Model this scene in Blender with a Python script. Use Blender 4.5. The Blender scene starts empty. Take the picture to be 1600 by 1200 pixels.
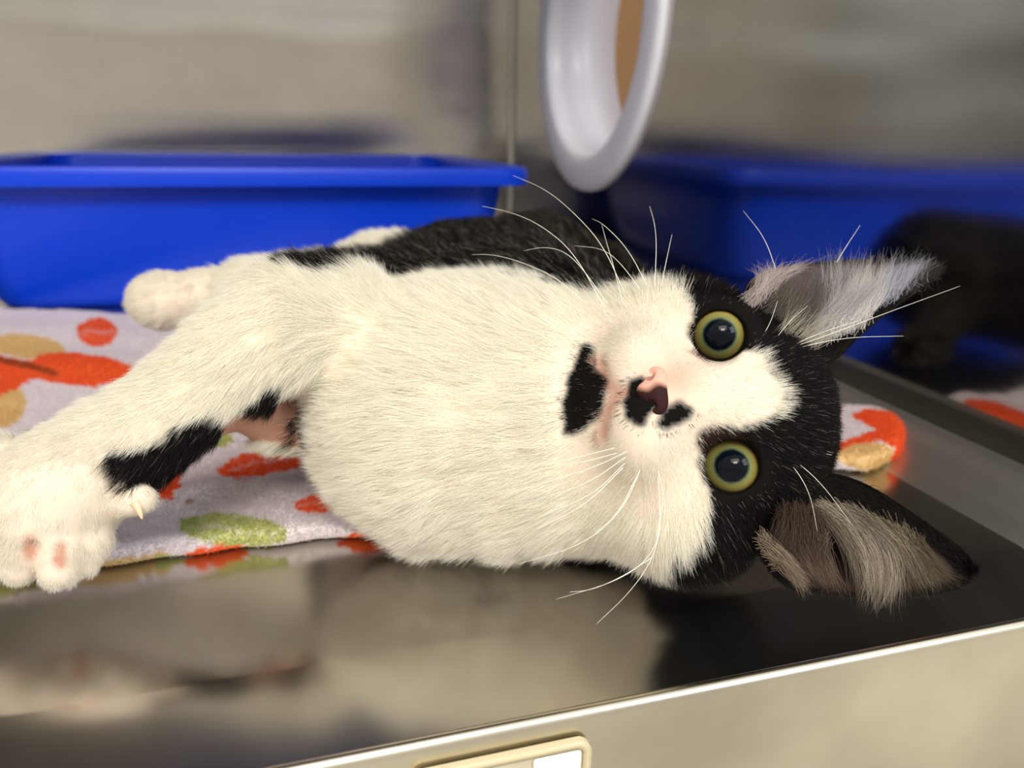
import bpy, bmesh, math
import numpy as np
from mathutils import Matrix, Vector
rng = np.random.default_rng(7)

# ------------------------------------------------------------------ camera
CAM_H, FPX = .12, 1200.0
pitch, yaw, roll = math.radians(18.2), math.radians(16.5), math.radians(1.0)
ZA = np.array([0, 0, 1.0])
FH = np.array([math.sin(yaw), math.cos(yaw), 0])
F = FH * math.cos(pitch) - ZA * math.sin(pitch)
R0 = np.array([math.cos(yaw), -math.sin(yaw), 0]); U0 = np.cross(R0, F)
R = R0 * math.cos(roll) + U0 * math.sin(roll); U = np.cross(R, F); D = -U
C = np.array([0, 0, CAM_H])
scene = bpy.context.scene
camd = bpy.data.cameras.new('camera'); cam = bpy.data.objects.new('camera', camd)
scene.collection.objects.link(cam); scene.camera = cam
camd.sensor_width = 36; camd.lens = 27; camd.clip_start = .01; camd.clip_end = 50
cam.matrix_world = Matrix(((R[0], U[0], -F[0], C[0]), (R[1], U[1], -F[1], C[1]), (R[2], U[2], -F[2], C[2]), (0, 0, 0, 1)))
camd.dof.use_dof = True; camd.dof.focus_distance = .182; camd.dof.aperture_fstop = 13

# ------------------------------------------------------------------ light and exposure
scene.view_settings.view_transform = 'Standard'; scene.view_settings.look = 'None'
scene.view_settings.gamma = 1; scene.view_settings.use_curve_mapping = False
scene.view_settings.exposure = 0.12
scene.cycles.max_bounces = 10; scene.cycles.diffuse_bounces = 5; scene.cycles.glossy_bounces = 6
scene.cycles.use_denoising = True
world = bpy.data.worlds.new('room_air'); scene.world = world; world.use_nodes = True
WN, WLk = world.node_tree.nodes, world.node_tree.links
bg = WN['Background']; bg.inputs[1].default_value = .80
tcw = WN.new('ShaderNodeTexCoord'); mpw = WN.new('ShaderNodeMapping'); mpw.inputs['Scale'].default_value = (1, 1, 3); WLk.new(tcw.outputs['Generated'], mpw.inputs[0])
nzw = WN.new('ShaderNodeTexNoise'); nzw.inputs['Scale'].default_value = 1.6; nzw.inputs['Detail'].default_value = 2; WLk.new(mpw.outputs[0], nzw.inputs['Vector'])
spw = WN.new('ShaderNodeSeparateXYZ'); WLk.new(tcw.outputs['Generated'], spw.inputs[0])
maw = WN.new('ShaderNodeMath'); maw.operation = 'MULTIPLY_ADD'; maw.inputs[1].default_value = .55; WLk.new(nzw.outputs[0], maw.inputs[0]); WLk.new(spw.outputs[2], maw.inputs[2])
crw = WN.new('ShaderNodeValToRGB'); WLk.new(maw.outputs[0], crw.inputs[0]); ew = crw.color_ramp.elements
ew[0].position = .0; ew[0].color = (.85, .78, .64, 1); ew[1].position = .16; ew[1].color = (.70, .63, .53, 1)
for pos_, col_ in ((.27, (.85, .78, .68, 1)), (.36, (.55, .50, .44, 1)), (.50, (1.0, .93, .80, 1)), (.62, (.80, .80, .82, 1)), (.85, (1.15, 1.08, .98, 1))):
    ew.new(pos_).color = col_
WLk.new(crw.outputs[0], bg.inputs[0])

def area_lamp(name, loc, target, sx, sy, power, col):
    l = bpy.data.lights.new(name, 'AREA'); l.shape = 'RECTANGLE'; l.size = sx; l.size_y = sy
    l.energy = power; l.color = col
    o = bpy.data.objects.new(name, l); scene.collection.objects.link(o)
    o.location = loc
    o.rotation_euler = (Vector(target) - Vector(loc)).to_track_quat('-Z', 'Y').to_euler()
    return o
area_lamp('ceiling_light_panel', (-.25, -1.1, 1.5), (0.05, .3, 0), 1.2, .6, 18, (1.0, .93, .81))
area_lamp('added_cage_fill', (-.5, -2.1, 1.95), (0.0, .6, 0.05), .9, .5, 42, (1.0, .95, .86))  # added fill lamp, no known source; brightens ring, box and back of cage
area_lamp("window_daylight", (.9, -1.0, .9), (0.1, .3, 0.05), .5, .7, 9, (.80, .90, 1.0))

# ------------------------------------------------------------------ helpers
def ray(x, y): return F + (x - 800) / FPX * R + (y - 600) / FPX * D
def P(x, y, t): return C + t * ray(x, y)
def ground(x, y, z=0.0):
    r = ray(x, y); return C + (z - CAM_H) / r[2] * r
def proj(p):
    d = p - C; t = d @ F; return 800 + FPX * (d @ R) / t, 600 + FPX * (d @ D) / t, t
def S(r, g, b):
    f = lambda c: (c / 255) / 12.92 if c / 255 <= .04045 else ((c / 255 + .055) / 1.055) ** 2.4
    return np.array([f(r), f(g), f(b)])
def unit(v): return v / (np.linalg.norm(v, axis=-1, keepdims=True) + 1e-12)

def in_poly(x, y, poly):
    poly = np.asarray(poly, float); inside = np.zeros(x.shape, bool)
    j = len(poly) - 1
    for i in range(len(poly)):
        xi, yi = poly[i]; xj, yj = poly[j]
        if yi != yj:
            c = ((yi > y) != (yj > y)) & (x < (xj - xi) * (y - yi) / (yj - yi) + xi)
            inside ^= c
        j = i
    return inside
def poly_dist(x, y, poly):
    poly = np.asarray(poly, float); d = np.full(x.shape, 1e9)
    for i in range(len(poly)):
        a = poly[i - 1]; b = poly[i]; ab = b - a
        h = np.clip(((x - a[0]) * ab[0] + (y - a[1]) * ab[1]) / max(ab @ ab, 1e-12), 0, 1)
        d = np.minimum(d, np.hypot(x - a[0] - h * ab[0], y - a[1] - h * ab[1]))
    return np.where(in_poly(x, y, poly), -d, d)
def ell(x, y, cx, cy, rx, ry, deg=0):
    a = math.radians(deg); dx = x - cx; dy = y - cy
    u = (dx * math.cos(a) + dy * math.sin(a)) / rx; v = (-dx * math.sin(a) + dy * math.cos(a)) / ry
    return np.sqrt(u * u + v * v)
def chaikin(pts, n=2, closed=True):
    p = np.asarray(pts, float)
    for _ in range(n):
        if closed:
            q = np.roll(p, -1, 0); p = np.stack([.75 * p + .25 * q, .25 * p + .75 * q], 1).reshape(-1, p.shape[1])
        else:
            a, b = p[:-1], p[1:]; m = np.stack([.75 * a + .25 * b, .25 * a + .75 * b], 1).reshape(-1, p.shape[1])
            p = np.vstack([p[:1], m, p[-1:]])
    return p
def wave(p, f, seed=0):                       # cheap smooth pseudo noise, about -1..1
    r = np.random.default_rng(seed); o = np.zeros(p.shape[:-1])
    for i in range(6):
        k = r.normal(size=p.shape[-1]) * f; o += np.sin(p @ k + r.uniform(0, 6.28))
    return o / 3.0

def mesh_obj(name, verts, faces, mat=None, parent=None, smooth=True, col=None):
    me = bpy.data.meshes.new(name)
    me.from_pydata([tuple(v) for v in np.asarray(verts).tolist()], [], [tuple(f) for f in (faces.tolist() if hasattr(faces, 'tolist') else faces)])
    if col is not None:
        a = me.color_attributes.new('coat', 'FLOAT_COLOR', 'POINT')
        a.data.foreach_set('color', np.hstack([col, np.ones((len(col), 1))]).astype(np.float32).ravel())
    if smooth: me.polygons.foreach_set('use_smooth', [True] * len(me.polygons))
    me.update()
    o = bpy.data.objects.new(name, me); scene.collection.objects.link(o)
    if mat: me.materials.append(mat)
    if parent: o.parent = parent
    return o
def tag(o, label=None, cat=None, kind=None, group=None):
    for k, v in (('label', label), ('category', cat), ('kind', kind), ('group', group)):
        if v: o[k] = v
    return o
def box_geo(x0, x1, y0, y1, z0, z1):
    v = [(x, y, z) for x in (x0, x1) for y in (y0, y1) for z in (z0, z1)]
    f = [(0, 1, 3, 2), (4, 6, 7, 5), (0, 4, 5, 1), (2, 3, 7, 6), (0, 2, 6, 4), (1, 5, 7, 3)]
    return v, f
def loft(loops, closed_ends=True):
    n = len(loops[0]); v = np.vstack(loops); f = []
    for i in range(len(loops) - 1):
        for j in range(n):
            k = (j + 1) % n; f.append((i * n + j, i * n + k, (i + 1) * n + k, (i + 1) * n + j))
    if closed_ends:
        f.append(tuple(range(n))[::-1]); f.append(tuple((len(loops) - 1) * n + j for j in range(n)))
    return v, f
def tube(pts, r0, r1, n=6, lead=1.0):
    pts = chaikin(pts, 3, False); m = len(pts); loops = []
    for i, p in enumerate(pts):
        d = unit(pts[min(i + 1, m - 1)] - pts[max(i - 1, 0)]); a = unit(np.cross(d, [.3, .1, .95])); b = np.cross(d, a)
        s = (i / (m - 1)) ** lead; r = r0 + (r1 - r0) * s
        loops.append(np.array([p + r * (a * math.cos(q) + b * math.sin(q)) for q in np.arange(n) * 2 * math.pi / n]))
    return loft(loops)
def bevel(o, w, seg=3):
    m = o.modifiers.new('bevel', 'BEVEL'); m.width = w; m.segments = seg; m.limit_method = 'ANGLE'

# ------------------------------------------------------------------ materials
def new_mat(name, rgb=(.8, .8, .8), rough=.5, metal=0, **kw):
    m = bpy.data.materials.new(name); m.use_nodes = True
    b = m.node_tree.nodes['Principled BSDF']
    b.inputs['Base Color'].default_value = (*rgb, 1); b.inputs['Roughness'].default_value = rough; b.inputs['Metallic'].default_value = metal
    for k, v in kw.items(): b.inputs[k.replace('_', ' ')].default_value = v
    return m
def nodes(m): return m.node_tree.nodes, m.node_tree.links, m.node_tree.nodes['Principled BSDF']
def steel(name, rgb, rough, stretch=(1, 1, 1), bump=.15, broad=.0, dirt=.1):
    m = new_mat(name, rgb, rough, 1.0); N, L, b = nodes(m)
    tc = N.new('ShaderNodeTexCoord'); mp = N.new('ShaderNodeMapping'); mp.inputs['Scale'].default_value = stretch
    L.new(tc.outputs['Object'], mp.inputs['Vector'])
    n1 = N.new('ShaderNodeTexNoise'); n1.inputs['Scale'].default_value = 1; n1.inputs['Detail'].default_value = 4; L.new(mp.outputs[0], n1.inputs['Vector'])
    rr = N.new('ShaderNodeMapRange'); rr.inputs[3].default_value = max(rough - .05, .01); rr.inputs[4].default_value = rough + .08
    L.new(n1.outputs[0], rr.inputs[0]); L.new(rr.outputs[0], b.inputs['Roughness'])
    n2 = N.new('ShaderNodeTexNoise'); n2.inputs['Scale'].default_value = 5; n2.inputs['Detail'].default_value = 1; mp2 = N.new('ShaderNodeMapping'); mp2.inputs['Scale'].default_value = (.6, .6, 1.6); L.new(tc.outputs['Object'], mp2.inputs[0]); L.new(mp2.outputs[0], n2.inputs['Vector'])
    b1 = N.new('ShaderNodeBump'); b1.inputs['Strength'].default_value = bump; b1.inputs['Distance'].default_value = .0004; L.new(n1.outputs[0], b1.inputs['Height'])
    b2 = N.new('ShaderNodeBump'); b2.inputs['Strength'].default_value = 1; b2.inputs['Distance'].default_value = broad; L.new(n2.outputs[0], b2.inputs['Height'])
    L.new(b1.outputs[0], b2.inputs['Normal']); L.new(b2.outputs[0], b.inputs['Normal'])
    n3 = N.new('ShaderNodeTexNoise'); n3.inputs['Scale'].default_value = 14; n3.inputs['Detail'].default_value = 5; L.new(tc.outputs['Object'], n3.inputs['Vector'])
    mx = N.new('ShaderNodeMix'); mx.data_type = 'RGBA'; mx.blend_type = 'MULTIPLY'
    cr = N.new('ShaderNodeMapRange'); cr.inputs[1].default_value = .3; cr.inputs[2].default_value = .7; cr.inputs[3].default_value = 1 - dirt; cr.inputs[4].default_value = 1
    L.new(n3.outputs[0], cr.inputs[0]); mx.inputs[0].default_value = 1; mx.inputs[6].default_value = (*rgb, 1); L.new(cr.outputs[0], mx.inputs[7]); L.new(mx.outputs[2], b.inputs['Base Color'])
    return m
def coat_mat(name, rough=.7, sheen=0, sub=0):
    m = new_mat(name, rough=rough); N, L, b = nodes(m)
    a = N.new('ShaderNodeAttribute'); a.attribute_name = 'coat'; L.new(a.outputs['Color'], b.inputs['Base Color'])
    b.inputs['Specular IOR Level'].default_value = .08
    if sheen: b.inputs['Sheen Weight'].default_value = sheen
    if sub: b.inputs['Subsurface Weight'].default_value = sub; b.inputs['Subsurface Scale'].default_value = .003
    return m
M_wall_back = steel('brushed_steel_back', (.60, .575, .53), .19, (.8, .8, 60), .15, .015)
M_wall_side = steel('brushed_steel_side', (.50, .48, .455), .10, (.8, .8, 60), .12, .0012)
M_wall_left = steel('brushed_steel_left', (.50, .49, .47), .30, (.8, .8, 60), .2, .004)
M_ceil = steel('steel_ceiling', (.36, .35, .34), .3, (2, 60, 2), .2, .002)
M_floor = steel('steel_floor', (.62, .59, .55), .20, (40, 1.0, 1), .10, .0003, .08)
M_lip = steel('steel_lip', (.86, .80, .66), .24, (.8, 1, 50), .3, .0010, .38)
M_ridge = steel('steel_ridge', (.66, .64, .58), .42, (60, 1, 1), .2, .0005)
M_plastic = new_mat('white_plastic', S(236, 237, 250), .3)
M_blue = new_mat('blue_plastic', S(0, 58, 205), .36, 0, Specular_IOR_Level=.25)
M_tan = new_mat('tan_panel', S(150, 110, 68), .7)
M_card = new_mat('white_card', S(235, 232, 220), .6)
M_coat = coat_mat('coat_skin', .8)
M_ear = coat_mat('ear_skin', .6)
M_fleece = coat_mat('fleece_print', .95, .0)

def hair_mat(name, rough=.45):
    m = bpy.data.materials.new(name); m.use_nodes = True; N = m.node_tree.nodes; L = m.node_tree.links
    b = N['Principled BSDF']; a = N.new('ShaderNodeAttribute'); a.attribute_name = 'coat'
    L.new(a.outputs['Color'], b.inputs['Base Color']); b.inputs['Roughness'].default_value = rough
    b.inputs['Specular IOR Level'].default_value = .2
    t = N.new('ShaderNodeBsdfTranslucent'); L.new(a.outputs['Color'], t.inputs['Color'])
    mx = N.new('ShaderNodeMixShader'); mx.inputs[0].default_value = .42
    L.new(b.outputs[0], mx.inputs[1]); L.new(t.outputs[0], mx.inputs[2]); L.new(mx.outputs[0], N['Material Output'].inputs[0])
    return m
M_fur = hair_mat('fur_strands'); M_pile = hair_mat('fleece_pile', .9)

def hair_obj(name, pts, col, rad, mat, parent):
    """pts (n,k,3), col (n,3), rad (n,) -> a curves object with one attribute colour per strand"""
    n, k, _ = pts.shape
    h = bpy.data.hair_curves.new(name); h.add_curves([k] * n)
    h.attributes['position'].data.foreach_set('vector', pts.astype(np.float32).ravel())
    ra = h.attributes.new('radius', 'FLOAT', 'POINT')
    taper = np.interp(np.linspace(0, 1, k), [0, .5, 1], [1, .8, .12])
    ra.data.foreach_set('value', (rad[:, None] * taper[None]).astype(np.float32).ravel())
    ca = h.attributes.new('coat', 'FLOAT_COLOR', 'CURVE')
    ca.data.foreach_set('color', np.hstack([col, np.ones((n, 1))]).astype(np.float32).ravel())
    h.materials.append(mat)
    o = bpy.data.objects.new(name, h); scene.collection.objects.link(o)
    if parent: o.parent = parent
    return o

# ------------------------------------------------------------------ implicit surfaces
class Field:
    def __init__(s, lo, hi, vox):
        s.lo = np.array(lo, float); s.vox = vox
        s.n = np.ceil((np.array(hi) - s.lo) / vox).astype(int) + 1
        s.g = np.full(s.n, .05, np.float32)
    def region(s, lo, hi):
        a = np.clip(np.floor((np.array(lo) - s.lo) / s.vox).astype(int), 0, s.n); b = np.clip(np.ceil((np.array(hi) - s.lo) / s.vox).astype(int) + 1, 0, s.n)
        ax = [s.lo[i] + s.vox * np.arange(a[i], b[i]) for i in range(3)]
        return tuple(slice(a[i], b[i]) for i in range(3)), np.stack(np.meshgrid(*ax, indexing='ij'), -1)
    def put(s, lo, hi, fn, k=.004, mode='add'):
        sl, p = s.region(np.array(lo) - .008 - k, np.array(hi) + .008 + k)
        if 0 in p.shape: return
        d = fn(p); g = s.g[sl]
        if mode == 'add':
            h = np.clip(.5 + .5 * (g - d) / k, 0, 1); s.g[sl] = g * (1 - h) + d * h - k * h * (1 - h)
        else:
            h = np.clip(.5 - .5 * (g + d) / k, 0, 1); s.g[sl] = g * (1 - h) - d * h + k * h * (1 - h)
    def capsule(s, a, b, ra, rb, k=.004, mode='add'):
        a = np.array(a); b = np.array(b); ab = b - a; L2 = max(ab @ ab, 1e-12); r = max(ra, rb)
        def fn(p):
            h = np.clip(((p - a) @ ab) / L2, 0, 1); return np.linalg.norm(p - a - h[..., None] * ab, axis=-1) - (ra + (rb - ra) * h)
        s.put(np.minimum(a, b) - r, np.maximum(a, b) + r, fn, k, mode)
    def chain(s, pts, k=.004, mode='add'):
        for (a, ra), (b, rb) in zip(pts[:-1], pts[1:]): s.capsule(a, b, ra, rb, k, mode)
    def ellipsoid(s, c, Mx, r, k=.004, mode='add'):
        c = np.array(c); r = np.array(r); m = r.max()
        def fn(p):
            q = (p - c) @ Mx; k0 = np.linalg.norm(q / r, axis=-1); k1 = np.linalg.norm(q / (r * r), axis=-1) + 1e-9
            return k0 * (k0 - 1) / k1
        s.put(c - m, c + m, fn, k, mode)
    def mesh(s):
        import openvdb as vdb
        grid = vdb.FloatGrid(.05); grid.copyFromArray(s.g.astype(np.float32))
        res = grid.convertToPolygons(isovalue=0.0, adaptivity=0.0)
        pts = res[0]; quads = res[-1]
        v = np.asarray(pts, float) * s.vox + s.lo
        q = np.asarray(quads).astype(int)[:, ::-1]
        # relax twice
        for _ in range(2):
            acc = np.zeros_like(v); cnt = np.zeros(len(v))
            for i in range(4):
                for j in ((i + 1) % 4,):
                    np.add.at(acc, q[:, i], v[q[:, j]]); np.add.at(cnt, q[:, i], 1)
                    np.add.at(acc, q[:, j], v[q[:, i]]); np.add.at(cnt, q[:, j], 1)
            v = .6 * v + .4 * acc / np.maximum(cnt, 1)[:, None]
        return v, q
def vnormals(v, q):
    n = np.cross(v[q[:, 2]] - v[q[:, 0]], v[q[:, 3 % q.shape[1]]] - v[q[:, 1]]); o = np.zeros_like(v)
    for i in range(q.shape[1]): np.add.at(o, q[:, i], n)
    return unit(o)

# ================================================================== THE CAGE
WX, WY, WL, HC = .256, .885, -.62, .56        # right wall, back wall, left wall, ceiling
LY = .121                                     # front lip
tag(mesh_obj('wall_back', *box_geo(WL, WX, WY, WY + .004, -.01, HC), M_wall_back, smooth=False), kind='structure')
tag(mesh_obj('wall_left', *box_geo(WL - .004, WL, LY, WY, -.01, HC), M_wall_left, smooth=False), kind='structure')
tag(mesh_obj('ceiling', *box_geo(WL, WX, LY, WY, HC, HC + .004), M_ceil, smooth=False), kind='structure')
# right wall with the round hole
RC = (.647, .2045); RR = .133                 # ring centre (y, z) and outer radius
bm = bmesh.new(); TH = .004
def plate(bm, x):
    c = [bm.verts.new((x, y, z)) for y, z in ((LY, -.01), (WY, -.01), (WY, HC), (LY, HC))]
    h = [bm.verts.new((x, RC[0] + .113 * math.cos(a), RC[1] + .113 * math.sin(a))) for a in np.arange(96) * 2 * math.pi / 96]
    e = [bm.edges.new((c[i], c[(i + 1) % 4])) for i in range(4)] + [bm.edges.new((h[i], h[(i + 1) % 96])) for i in range(96)]
    bmesh.ops.triangle_fill(bm, use_beauty=True, edges=e); return c, h
c1, h1 = plate(bm, WX); c2, h2 = plate(bm, WX + TH)
for i in range(96): bm.faces.new((h1[i], h1[(i + 1) % 96], h2[(i + 1) % 96], h2[i]))
for i in range(4): bm.faces.new((c1[i], c1[(i + 1) % 4], c2[(i + 1) % 4], c2[i]))
bmesh.ops.recalc_face_normals(bm, faces=bm.faces)
me = bpy.data.meshes.new('wall_right'); bm.to_mesh(me); bm.free(); me.materials.append(M_wall_side)
wr = bpy.data.objects.new('wall_right', me); scene.collection.objects.link(wr); tag(wr, kind='structure')
# rounded seam where the walls meet
v, f = tube([(WX - .001, WY - .001, 0), (WX - .001, WY - .001, .28), (WX - .001, WY - .001, HC)], .0035, .0035, 16)
tag(mesh_obj('trim_1', v, f, M_ridge), kind='structure')
# neighbouring compartment seen through the opening
v, f = box_geo(WX + .30, WX + .304, LY, WY + 1.4, -.05, HC)
tag(mesh_obj('wall_beyond', v, f, M_tan, smooth=False), kind='structure')
# floor pan: flat, rising to a rounded ridge along the right wall; profile in (x, z)
CREASE = .158
def pan(y): return -.0055 * np.interp(y, [LY + .002, CREASE - .001, CREASE + .0005], [1, .02, 0])
YS = np.r_[LY + .002, .135, .15, CREASE - .001, CREASE - .0004, CREASE + .0005, np.linspace(.17, WY, 20)]
def pan_mesh(name, prof, mat):
    loops = [np.array([(x, y, z + (pan(y) if z > -.01 else 0)) for x, z in prof]) for y in YS]
    o = tag(mesh_obj(name, *loft(loops), mat), kind='structure')
    for p in o.data.polygons: p.use_smooth = len(p.vertices) == 4
    o.modifiers.new('split', 'EDGE_SPLIT').split_angle = math.radians(40)
pan_mesh('floor', [(WL, -.012), (WL, .0), (-.3, 0), (-.1, 0), (0, 0), (.12, 0), (.205, 0), (.212, .0004), (.212, -.012)], M_floor)
pan_mesh('trim_3', [(.212, -.012), (.212, .0004), (.217, .0016), (.230, .0064), (.2335, .0085), (.2355, .0112), (.238, .0125), (.2415, .0125), (.2435, .0115), (.2445, .009), (.2445, .001), (WX, .001), (WX, -.012)], M_ridge)
# front lip with its bright face
prof = [(LY + .0018, -.004), (LY + .0018, .004), (LY + .0015, .0056), (LY + .0008, .0064), (LY + .0, .0066), (LY - .0008, .0063), (LY - .0015, .0054), (LY - .0018, .004), (LY - .0022, -.004), (LY - .0038, -.05), (LY + .0018, -.05)]
loops = [np.array([(x, y, z) for y, z in prof]) for x in np.linspace(WL, WX + .004, 30)]
lip = tag(mesh_obj('trim_2', *loft(loops), M_lip), kind='structure')
m = lip.modifiers.new('split', 'EDGE_SPLIT'); m.split_angle = math.radians(50)

# card holder on the face below the lip
def face_pt(x, y):                            # pixel on the front face plane
    r = ray(x, y); n = np.array([0, 1.0, 0]); t = (LY - .0032) / r[1]; return C + t * r
a = face_pt(735, 1199); b = face_pt(915, 1150)
hx0, hx1, hz1 = a[0] - .012, b[0] + .001, b[2]
root = bpy.data.objects.new('card_holder', None); scene.collection.objects.link(root); root.location = ((hx0 + hx1) / 2, LY - .0035, -.045)
tag(root, 'clear plastic card holder fixed to the bright steel face below the front lip', 'card holder')
def rrect(x0, x1, z0, z1, r, y, n=6):
    pts = []
    for cx, cz, a0 in ((x1 - r, z1 - r, 0), (x0 + r, z1 - r, 90), (x0 + r, z0 + r, 180), (x1 - r, z0 + r, 270)):
        for i in range(n + 1):
            a_ = math.radians(a0 + 90 * i / n); pts.append((cx + r * math.cos(a_), y, cz + r * math.sin(a_)))
    return np.array(pts)
off = np.array(root.location)
def frame(x0, x1, z0, z1, w, y0, y1):
    o1 = rrect(x0, x1, z0, z1, .003, y0); o2 = rrect(x0, x1, z0, z1, .003, y1); i2 = rrect(x0 + w, x1 - w, z0 + w, z1 - w, .002, y1); i1 = rrect(x0 + w, x1 - w, z0 + w, z1 - w, .002, y0)
    v, f = loft([o1, o2, i2, i1, o1], False); return v - off, f
zb = hz1 - .034
mesh_obj('holder_frame', *frame(hx0, hx1, zb, hz1, .0016, LY - .0028, LY - .0046), new_mat('yellowed_plastic', S(196, 184, 152), .3), root)
v, f = loft([rrect(hx0 + .0025, hx1 - .0012, zb + .002, hz1 - .0026, .001, LY - .0032), rrect(hx0 + .0025, hx1 - .0012, zb + .002, hz1 - .0026, .001, LY - .0036)]); mesh_obj('backing_plate', v - off, f, new_mat('grey_plastic', S(178, 166, 140), .4), root)
ci = face_pt(832, 1188)
v, f = loft([rrect(ci[0], hx1 - .002, zb + .002, ci[2] + .0008, .0006, LY - .0037), rrect(ci[0], hx1 - .002, zb + .002, ci[2] + .0008, .0006, LY - .0040)]); mesh_obj('card', v - off, f, M_card, root)

# ================================================================== WHITE PORTHOLE RING
ring = bpy.data.objects.new('porthole_ring', None); scene.collection.objects.link(ring)
ring.location = (WX, RC[0], RC[1] - RR)
tag(ring, 'white plastic porthole ring set in the right-hand steel wall', 'porthole ring')
def lathe_x(prof, n=128):
    return loft([np.array([(x, RC[0] + r * math.cos(a), RC[1] + r * math.sin(a)) for a in np.arange(n) * 2 * math.pi / n]) - np.array(ring.location) for x, r in prof], False)
v, f = lathe_x([(WX, RR), (WX - .0035, RR - .0005), (WX - .005, RR - .002), (WX - .006, RR - .006), (WX - .006, RR - .024), (WX - .0052, RR - .0275), (WX - .003, RR - .0295), (WX + .002, RR - .030), (WX + .0, RR)])
mesh_obj('flange', v, f, M_plastic, ring)
v, f = lathe_x([(WX - .001, .1028), (WX + .012, .1015), (WX + .013, .0995), (WX + .062, .0975), (WX + .062, .101), (WX + .001, .112), (WX - .001, .1028)])
mesh_obj('tunnel', v, f, M_plastic, ring)
bpt = C + (WX + .05) / ray(968, 115)[0] * ray(968, 115)

# ================================================================== LITTER BOX
BX0, BX1, BY0, BY1, BH = -.222, .1765, .544, .862, .0955
lb = bpy.data.objects.new('litter_box', None); scene.collection.objects.link(lb); lb.location = ((BX0 + BX1) / 2, (BY0 + BY1) / 2, 0)
tag(lb, 'blue plastic litter box standing against the back steel wall', 'litter box')
off = np.array(lb.location)
def rr(ins, z, r):
    p = rrect(BX0 + ins, BX1 - ins, BY0 + ins, BY1 - ins, r, 0, 8); return np.stack([p[:, 0], p[:, 2], np.full(len(p), z)], 1) - off
v, f = loft([rr(.045, .0, .03), rr(.036, .0, .03), rr(.031, .0025, .03), rr(.028, .008, .03), rr(.020, .05, .028), rr(.0145, BH - .004, .026), rr(.0175, BH - .004, .026), rr(.023, .05, .027), rr(.031, .010, .028), rr(.036, .006, .028), rr(.05, .005, .028)], False)
n = len(rr(0, 0, .02)); f.append(tuple(range(n))); f.append(tuple(range(len(v) - n, len(v))))
t_ = mesh_obj('tray', v, f, M_blue, lb)
v, f = loft([rr(.0155, BH - .006, .026), rr(.003, BH - .0065, .024), rr(.0022, BH - .0125, .024), rr(.0004, BH - .0125, .024), rr(.0, BH - .004, .024), rr(.0012, BH - .001, .024), rr(.0035, BH, .024), rr(.013, BH - .0005, .026), rr(.0165, BH - .002, .027), rr(.0175, BH - .006, .027), rr(.0155, BH - .006, .026)], False)
r_ = mesh_obj('rim', v, f, M_blue, lb)
for o in (t_, r_): o.modifiers.new('split', 'EDGE_SPLIT').split_angle = math.radians(38)

# ================================================================== FLEECE BLANKET
gp = lambda x, y: tuple(ground(x, y)[:2])
outline = [gp(-75, 925), gp(-40, 918), gp(140, 897), gp(230, 885), gp(310, 874), gp(400, 864), gp(470, 856), gp(520, 846), gp(600, 846), gp(680, 852), gp(780, 845), gp(900, 800), gp(1050, 765),
           gp(1200, 752), gp(1310, 742), gp(1360, 748), gp(1400, 728), gp(1412, 702), gp(1396, 684), gp(1360, 670), gp(1320, 664), gp(1230, 662), gp(1100, 668), gp(900, 655), gp(720, 610), gp(560, 560), gp(420, 525), gp(190, 505), gp(60, 496), gp(-30, 489), gp(-75, 500)]
outline = chaikin(outline, 2)
lo = outline.min(0) - .012; hi = outline.max(0) + .012
VX = .0016
fb = Field((*lo, -.004), (*hi, .032), VX)
ax = lo[0] + VX * np.arange(fb.n[0]); ay = lo[1] + VX * np.arange(fb.n[1])
gx, gy = np.meshgrid(ax, ay, indexing='ij'); g2 = np.stack([gx, gy], -1)
sd = poly_dist(gx, gy, outline) + .0015 * wave(g2, 90, 3)
lobe = np.exp(-(((gx - .222) / .035) ** 2 + ((gy - .24) / .045) ** 2))
fold = .0018 * wave(g2, 28, 5) + .0012 * wave(g2, 60, 6)
# soft ridge that runs parallel to the front edge
r1 = np.array(gp(240, 815)); r2 = np.array(gp(540, 775)); dr = unit(r2 - r1); s_ = (g2 - r1) @ dr; q_ = (g2 - r1) @ np.array([-dr[1], dr[0]])
ridge = .004 * np.exp(-(q_ / .006) ** 2) * np.exp(-((s_ - .04) / .07) ** 2)
top = .0068 + fold + ridge + .0055 * lobe; bot = .0006 + .0022 * lobe
az = fb.lo[2] + VX * np.arange(fb.n[2])
for cx_, cy_, sx_, sy_ in [(*P(700, 648, .2235)[:2], .045, .04), (*P(820, 652, .222)[:2], .045, .04), (*P(915, 655, .218)[:2], .045, .04), (.106, .19, .045, .05), (*P(830, 540, .285)[:2], .05, .05), (*P(600, 535, .295)[:2], .05, .04), (*P(835, 447, .40)[:2], .06, .05), (*P(1050, 560, .36)[:2], .06, .05), (*P(720, 520, .38)[:2], .06, .05), (.165, .26, .03, .03)]:
    pr_ = np.clip(1.6 * np.exp(-(((gx - cx_) / sx_) ** 2 + ((gy - cy_) / sy_) ** 2)), 0, 1); top = top * (1 - pr_) + .0052 * pr_      # pressed flat under the kitten
cz = (top + bot) / 2; hz = (top - bot) / 2 - .0024
dx = sd[..., None] + .0024; dz = np.abs(az[None, None] - cz[..., None]) - hz[..., None]
fb.g = (np.minimum(np.maximum(dx, dz), 0) + np.hypot(np.maximum(dx, 0), np.maximum(dz, 0)) - .0024).astype(np.float32)
bv, bq = fb.mesh()
W_ = S(226, 218, 222); OR = S(234, 104, 56); TA = S(222, 192, 138); GR = S(184, 188, 122); DK = S(90, 50, 36)
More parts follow.
